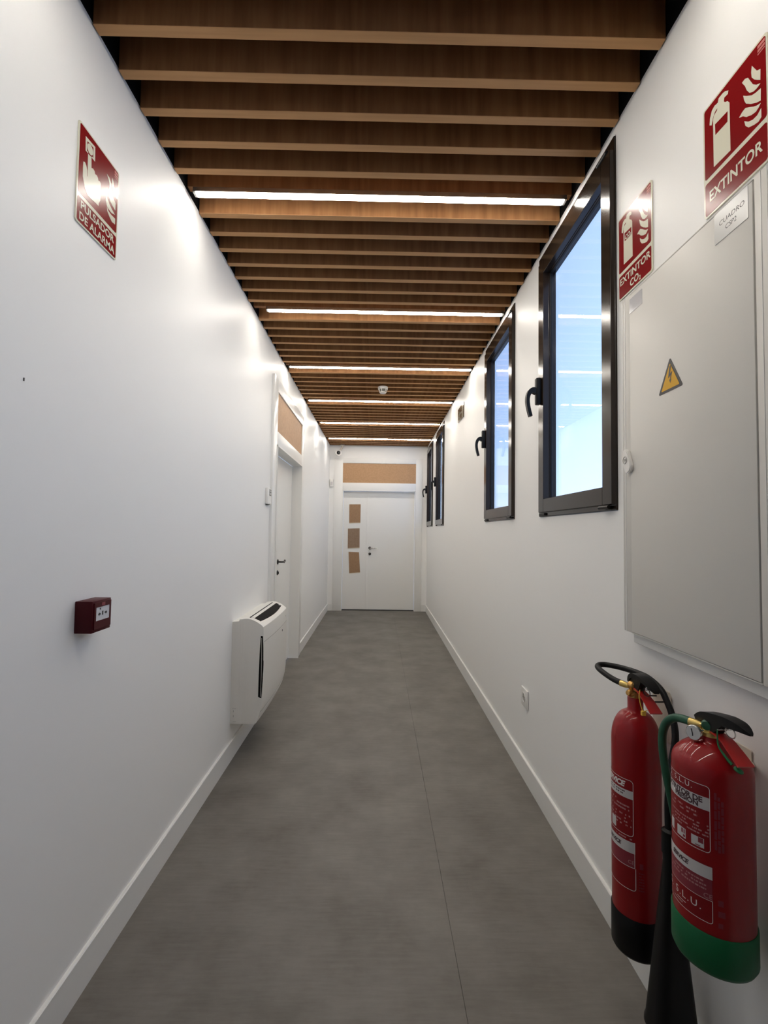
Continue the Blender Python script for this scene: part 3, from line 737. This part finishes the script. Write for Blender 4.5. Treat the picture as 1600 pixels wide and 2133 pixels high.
# ---- foam extinguisher: wider bottle, green boot and green hose
FX, FY, FB = .7564, 1.072, .492; FR = .0776
s = thing('fire_extinguisher', 'wide red extinguisher with green boot, green hose and black lever', 'fire extinguisher', (FX, FY, FB), 0, 'red fire extinguishers on the right wall')
Z = lambda z: z - FB
V = lambda x, y, z: (x - FX, y - FY, z - FB)
prof = [(0, .006), (.060, .004), (FR - .003, .012), (FR, .03), (FR, Z(.893))]
for r, z in ((.0772, .900), (.0755, .908), (.0725, .915), (.068, .9215), (.060, .930), (.050, .938), (.040, .9445), (.030, .949), (.0235, .952), (.0215, .956), (.0215, .962), (0, .963)): prof.append((r, Z(z)))
obj('cylinder', G().lathe(prof, 64), RED, s, 50)
obj('boot', G().lathe([(0, -.004), (.058, -.006), (FR - .002, 0), (FR + .003, .010), (FR + .003, .080), (FR + .001, .083), (FR - .002, .083)], 64), GREENB, s, 50)
lb = obj('label', patch(G(), FR, 100, 232.5, Z(.741), Z(.879), .0004), REDL, s, 60)
lb2 = obj('label', patch(G(), FR, 100, 234.2, Z(.598), Z(.716), .0004), REDL, s, 60)
w_ = G()
outline(w_, FR, 100, 232.5, Z(.741), Z(.879), .0012, .0007, .008)
w_.text('G. S.L.U.', .016, wrap(FR, 208.5, Z(.864), .0008), 0, 0, 'RIGHT', 1.25)
flat('lettering', w_, WHITEP, lb)
flat('grey_band', strips(G(), FR, [(100, 232.5, Z(.828), Z(.855))], .0007), GREYB, lb)
flat('band_print', G().text('EXTINTOR DE', .0155, wrap(FR, 222.5, Z(.842), .0009), .0006, 0, 'RIGHT', .97), DARKP, lb)
flat('band_print', G().text('PRESION', .0145, wrap(FR, 217, Z(.8315), .0009), .0006, 0, 'RIGHT', .97), DARKP, lb)
p_ = tiny_lines(G(), FR, 160, 215, Z(.806), Z(.822), 2, .0007, 11, .55)
tiny_lines(p_, FR, 165, 231, Z(.772), Z(.800), 4, .0007, 12, .7)
flat('small_print', p_, PALEP, lb)
for rw in ((160, 171, Z(.748), Z(.771)), (180, 197, Z(.747), Z(.768)), (206, 224, Z(.747), Z(.767))): flat('instruction_box', strips(G(), FR, [rw], .0007), GREYB, lb)
for rw in ((189, 192, Z(.757), Z(.766)), (193.5, 195.5, Z(.757), Z(.766)), (216, 223, Z(.756), Z(.7665)), (212, 219, Z(.7485), Z(.7505))): flat('instruction_mark', strips(G(), FR, [rw], .0009), REDL2, lb)
pk = G().lathe([(0, 0), (.0028, 0), (.0028, .0004), (0, .0004)], 12, wrap(FR, 194, Z(.752), .0006)(0, 0), (cos(radians(194)), sin(radians(194)), 0))
flat('instruction_mark', pk, REDL2, lb)
tb = G(); rnd = random.Random(5)
for c0 in (237.5, 242, 246.5):
    z = .870 - (c0 - 237.5) * .0018
    while z > .752:
        h = rnd.uniform(.008, .020); patch(tb, FR, c0, c0 + 3.4, Z(max(z - h, .748)), Z(z), .0005, 2); z -= h + .0025
flat('side_print', tb, REDL2, lb)
w_ = G()
outline(w_, FR, 100, 234.2, Z(.598), Z(.645), .0011, .0007, .006, top=False); patch(w_, FR, 100, 234.2, Z(.6445), Z(.6455), .0007)
w_.text('G. S.L.U.', .021, wrap(FR, 219.5, Z(.619), .0008), 0, 0, 'RIGHT', 1.25)
strips(w_, FR, [(178, 196, Z(.611), Z(.6122)), (170, 190, Z(.606), Z(.607))], .0008)
flat('lettering', w_, WHITEP, lb2)
flat('grey_band', strips(G(), FR, [(100, 234.2, Z(.688), Z(.714))], .0007), GREYB, lb2)
flat('band_print', G().text('SERVICE', .013, wrap(FR, 200, Z(.697), .0009), .0006, .25, 'RIGHT', .95), DARKP, lb2)
flat('crimson_field', patch(G(), FR, 100, 233.8, Z(.6465), Z(.687), .0006), REDL2, lb2)
flat('small_print', tiny_lines(G(), FR, 160, 226, Z(.662), Z(.684), 3, .0008, 15, .7).text('CE', .014, wrap(FR, 222, Z(.648), .0008), 0, 0), PALEP, lb2)
flat('side_print', strips(G(), FR, [(241, 248, Z(.640), Z(.652)), (241, 250, Z(.618), Z(.630)), (241, 247, Z(.596), Z(.606))], .0005), REDL2, lb2)
obj('valve', G().lathe([(0, Z(.960)), (.021, Z(.960)), (.021, Z(.970)), (.016, Z(.972)), (.016, Z(.984)), (0, Z(.984))], 24), BRASSP, s, 40)
gz = Z(.968)
ga = obj('gauge', G().lathe([(0, 0), (.0155, 0), (.0165, .002), (.0165, .008), (.0150, .010), (0, .010)], 28, V(.724, 1.076, .966), (-.86, -.50, .06)).tube([V(.726, 1.075, .966), V(.752, 1.072, .968)], .006, 10, 0), STEEL, s, 40)
nd = Vector((-.86, -.50, .06)).normalized(); gc = Vector(V(.724, 1.076, .966)) + nd * .0103; gs = nd.cross(Vector((0, 0, 1))).normalized(); gu = gs.cross(nd)
obj('needle', G().tube([gc + gu * .008 + gs * .004, gc - gu * .003 + gs * .001, gc - gu * .007 + gs * .001], .0010, 6, 0), INK, ga)
obj('hub', G().lathe([(0, -.010), (.0125, -.010), (.0125, .008), (.009, .013), (0, .014)], 22, V(.752, 1.072, .984), (-.85, -.5, .0)), GREENH, s, 40)
obj('link_rod', G().tube([V(.738, 1.092, .972), V(.745, 1.066, .962)], .0042, 10, 0), BRASSP, s, 50)
fa, fb = Vector(V(.747, 1.086, .977)), Vector(V(.734, 1.110, .976))
obj('ferrule', G().tube([fa, (fa + fb) / 2, fb], .0088, 14, 1, [.0075, .0095, .0100]), BRASSP, s, 40)
hp = [(.7355, 1.106, .976), (.730, 1.122, .976), (.722, 1.145, .971), (.715, 1.163, .956), (.710, 1.172, .934), (.708, 1.175, .909), (.708, 1.173, .880), (.712, 1.170, .837), (.718, 1.168, .799), (.725, 1.167, .763), (.732, 1.168, .730), (.742, 1.168, .68)]
obj('hose', G().tube([V(*p) for p in hp], .0095, 14, 6), GREENH, s, 60)
obj('nozzle', G().lathe([(.0105, 0), (.0125, .004), (.0125, .055), (.009, .085), (.0065, .088)], 18, V(.742, 1.168, .685), (.15, 0, -1)), BLKPL, s, 40)
obj('lever', G().ribbon([V(.757, 1.108, .985), V(.757, 1.085, .999), V(.757, 1.050, 1.007), V(.757, 1.015, 1.013), V(.757, .985, 1.015), V(.757, .968, 1.013), V(.757, .955, 1.010)], .030, .017, (1, 0, 0), 6, [.024, .028, .030, .030, .026, .019, .006], [.014, .018, .020, .020, .016, .010, .004]), BLKPL, s, 50)
obj('lever_body', G().prism([(1.108 - FY, Z(.974)), (1.108 - FY, Z(.992)), (1.05 - FY, Z(1.006)), (1.018 - FY, Z(1.004)), (1.035 - FY, Z(.986)), (1.05 - FY, Z(.972))], -.011, .011, 'x', .002), BLKPL, s, 40)
obj('carry_handle', G().ribbon([V(.757, 1.075, .972), V(.757, 1.05, .974), V(.757, 1.025, .970), V(.757, 1.005, .960), V(.758, .990, .950), V(.758, .972, .939)], .030, .004, (1, 0, 0), 6, [.022, .024, .028, .031, .033, .034]), REDH, s, 50)
obj('pull_pin', G().torus(V(.759, 1.016, .990), .0115, .0013, (.9, .2, .1), 24, 6).tube([V(.742, 1.031, .990), V(.775, 1.031, .990)], .0015, 6, 0), STEEL, s, 60)
obj('safety_tag', G().tube([V(.742, 1.031, .990), V(.741, 1.030, .972), V(.741, 1.026, .956), V(.744, 1.012, .942), V(.749, .999, .931)], .0020, 8, 5, [.0012, .0014, .0018, .0028, .0034]).torus(V(.754, .988, .925), .0065, .0030, (.3, -.3, .9), 20, 8), GREENT, s, 60)

# ---- wall brackets
s = thing('wall_bracket', 'white steel wall bracket holding the slim extinguisher', 'bracket', (XR, 1.475, .80), RZ['right'])
obj('plate', G().prism([(0, 0), (.090, 0), (.092, .135), (.082, .148), (0, .152)], -.004, -.0005, 'y'), CREAM, s)
obj('hook', G().tube([(.020, -.003, .118), (.020, -.06, .118), (.030, -.072, .122)], .0025, 8, 4).tube([(.072, -.003, .118), (.072, -.06, .118), (.062, -.072, .122)], .0025, 8, 4), DARKM, s, 60)
for z in (.055, .030): obj('screw', G().lathe([(0, 0), (.005, 0), (.004, .002), (0, .0025)], 12, (.060, -.004, z), (0, -1, 0)), GPL, s)
s = thing('wall_bracket', 'cream steel wall bracket behind the wide extinguisher', 'bracket', (XR, 1.138, .80), RZ['right'])
obj('plate', G().prism(rrect(0, .050, 0, .120, .004), -.004, -.0005, 'y'), CREAM, s)
obj('hook', G().tube([(.040, -.003, .094), (.062, -.010, .094), (.076, -.024, .100), (.070, -.050, .112), (.058, -.064, .120)], .0035, 8, 5), CREAM, s, 60)
obj('peg', G().lathe([(0, 0), (.007, 0), (.007, .014), (.004, .017), (0, .017)], 14, (.047, -.004, .088), (0, -1, 0)), CREAM, s, 40)
